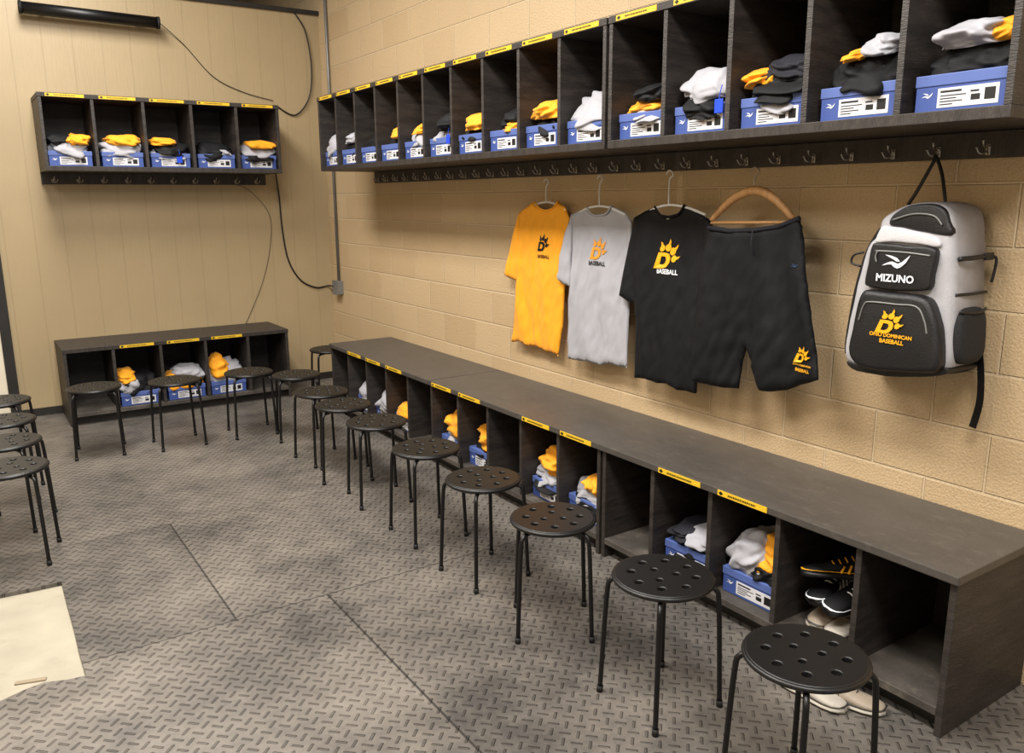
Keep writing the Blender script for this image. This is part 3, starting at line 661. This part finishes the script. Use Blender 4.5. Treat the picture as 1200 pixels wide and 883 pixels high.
for kind, uv, s, ink, x in (('b',(1049,309),.068,INKW,-.2685),('MIZUNO',(1048,327),.034,INKW,-.2685),('e',(1042,378),.078,INKY,-.2895),('OHIO DOMINICAN',(1043,394),.0175,INKY,-.2895),('BASEBALL',(1044,401),.0195,INKY,-.2895)):
    q = wp(*uv, x); me = emblem_mesh(s) if kind == 'e' else bird_mesh(s) if kind == 'b' else text_mesh(kind, s, .03)
    place_wall(me, q.y, q.z, lambda a, b, _x=x: _x); obj({'e':'emblem','b':'printed_mark'}.get(kind, 'lettering'), me, ink, bpk)
# ------------------------------------------------------------------ wiring
jb = wp(396, 337, -.03)
e = thing('junction_box', 'grey metal junction box on block wall by the corner', 'junction box', (0, jb.y, jb.z))
obj('box_body', B(-.055, 0, -.055, .055, -.06, .06, bev=.004), GALV, e); obj('cover_plate', B(-.06, -.055, -.06, .06, -.065, .065, bev=.002), GALV, e)
tag(obj('conduit', T([(-.018, jb.y, jb.z+.06), (-.018, jb.y, 4.19)], .012, 10), GALV, smooth=True), 'thin grey metal conduit pipe rising up the block wall from the junction box', 'pipe')
pts = [bp(345, 15, -.01), bp(358, 38, -.02), bp(365, 80, -.02), bp(362, 115, -.02), bp(346, 135, -.015), bp(325, 125, -.012)]
tag(obj('cable', T(smooth_path(pts, 8), .006, 8), CAB, smooth=True), 'thick black cable looping on the panelled wall above the small overhead locker', 'cable')
pts = [bp(322, 196, -.03), bp(327, 230, -.015), bp(331, 270, -.012), bp(338, 305, -.012), bp(352, 328, -.012), bp(370, 337, -.012), bp(385, 335, -.02), Vector((-.06, jb.y+.03, jb.z+.01))]
tag(obj('cable', T(smooth_path(pts, 8), .007, 8), CAB, smooth=True), 'black cable hanging from the small overhead locker to the junction box', 'cable')
pts = [bp(187, 27, -.05), bp(215, 52, -.012), bp(250, 90, -.01), bp(285, 108, -.01), bp(320, 118, -.012)]
tag(obj('cable', T(smooth_path(pts, 8), .003, 6), CAB, smooth=True), 'thin wire sagging from the black bar to the small overhead locker', 'cable')
pts = [bp(268, 215, -.008), bp(290, 222, -.008), bp(315, 250, -.008), bp(317, 285, -.008), bp(308, 330, -.008), bp(288, 380, -.008)]
tag(obj('cable', T(smooth_path(pts, 8), .002, 6), TRIM, smooth=True), 'very thin wire trailing down the panelled wall to the bench top', 'cable')
a, b = bp(22, 8, -.10), bp(186, 27, -.10)
e = thing('bar_heater', 'long black tubular bar mounted high on the panelled wall at top left', 'wall bar', a)
dv = b-a; obj('housing', T([(0,0,0), dv], .042, 20), STM, e, True); obj('end_cap', T([dv*.985, dv*1.004], .046, 20), RUB, e, True); obj('end_cap', T([dv*-.004, dv*.015], .046, 20), RUB, e, True)
for t in (.15, .85):
    q = dv*t; obj('bracket', B(q.x-.012, q.x+.012, 0, .1, q.z-.02, q.z+.02, bev=.002), TRIM, e)
# ------------------------------------------------------------------ light
def area(x, y, z, sx, sy, e, col=(1, .96, .90), rot=(0,0,0)):
    l = bpy.data.lights.new('tube_light', 'AREA'); l.shape = 'RECTANGLE'; l.size = sx; l.size_y = sy; l.energy = e; l.color = col
    o = bpy.data.objects.new('tube_light', l); C.objects.link(o); o.location = (x, y, z); o.rotation_euler = rot
area(-2.3, -1.9, 4.0, .8, 1.6, 155)
area(-2.3, -4.4, 4.0, .8, 1.6, 155)
area(-2.3, -7.2, 4.0, .8, 1.6, 180)
area(-3.8, -5.0, 3.9, .8, 1.6, 100)
w = bpy.data.worlds.new('world'); bpy.context.scene.world = w; w.use_nodes = True
w.node_tree.nodes['Background'].inputs[0].default_value = (1, .97, .93, 1); w.node_tree.nodes['Background'].inputs[1].default_value = .6
vs = bpy.context.scene.view_settings; vs.view_transform = 'Standard'; vs.look = 'None'; vs.exposure = 0
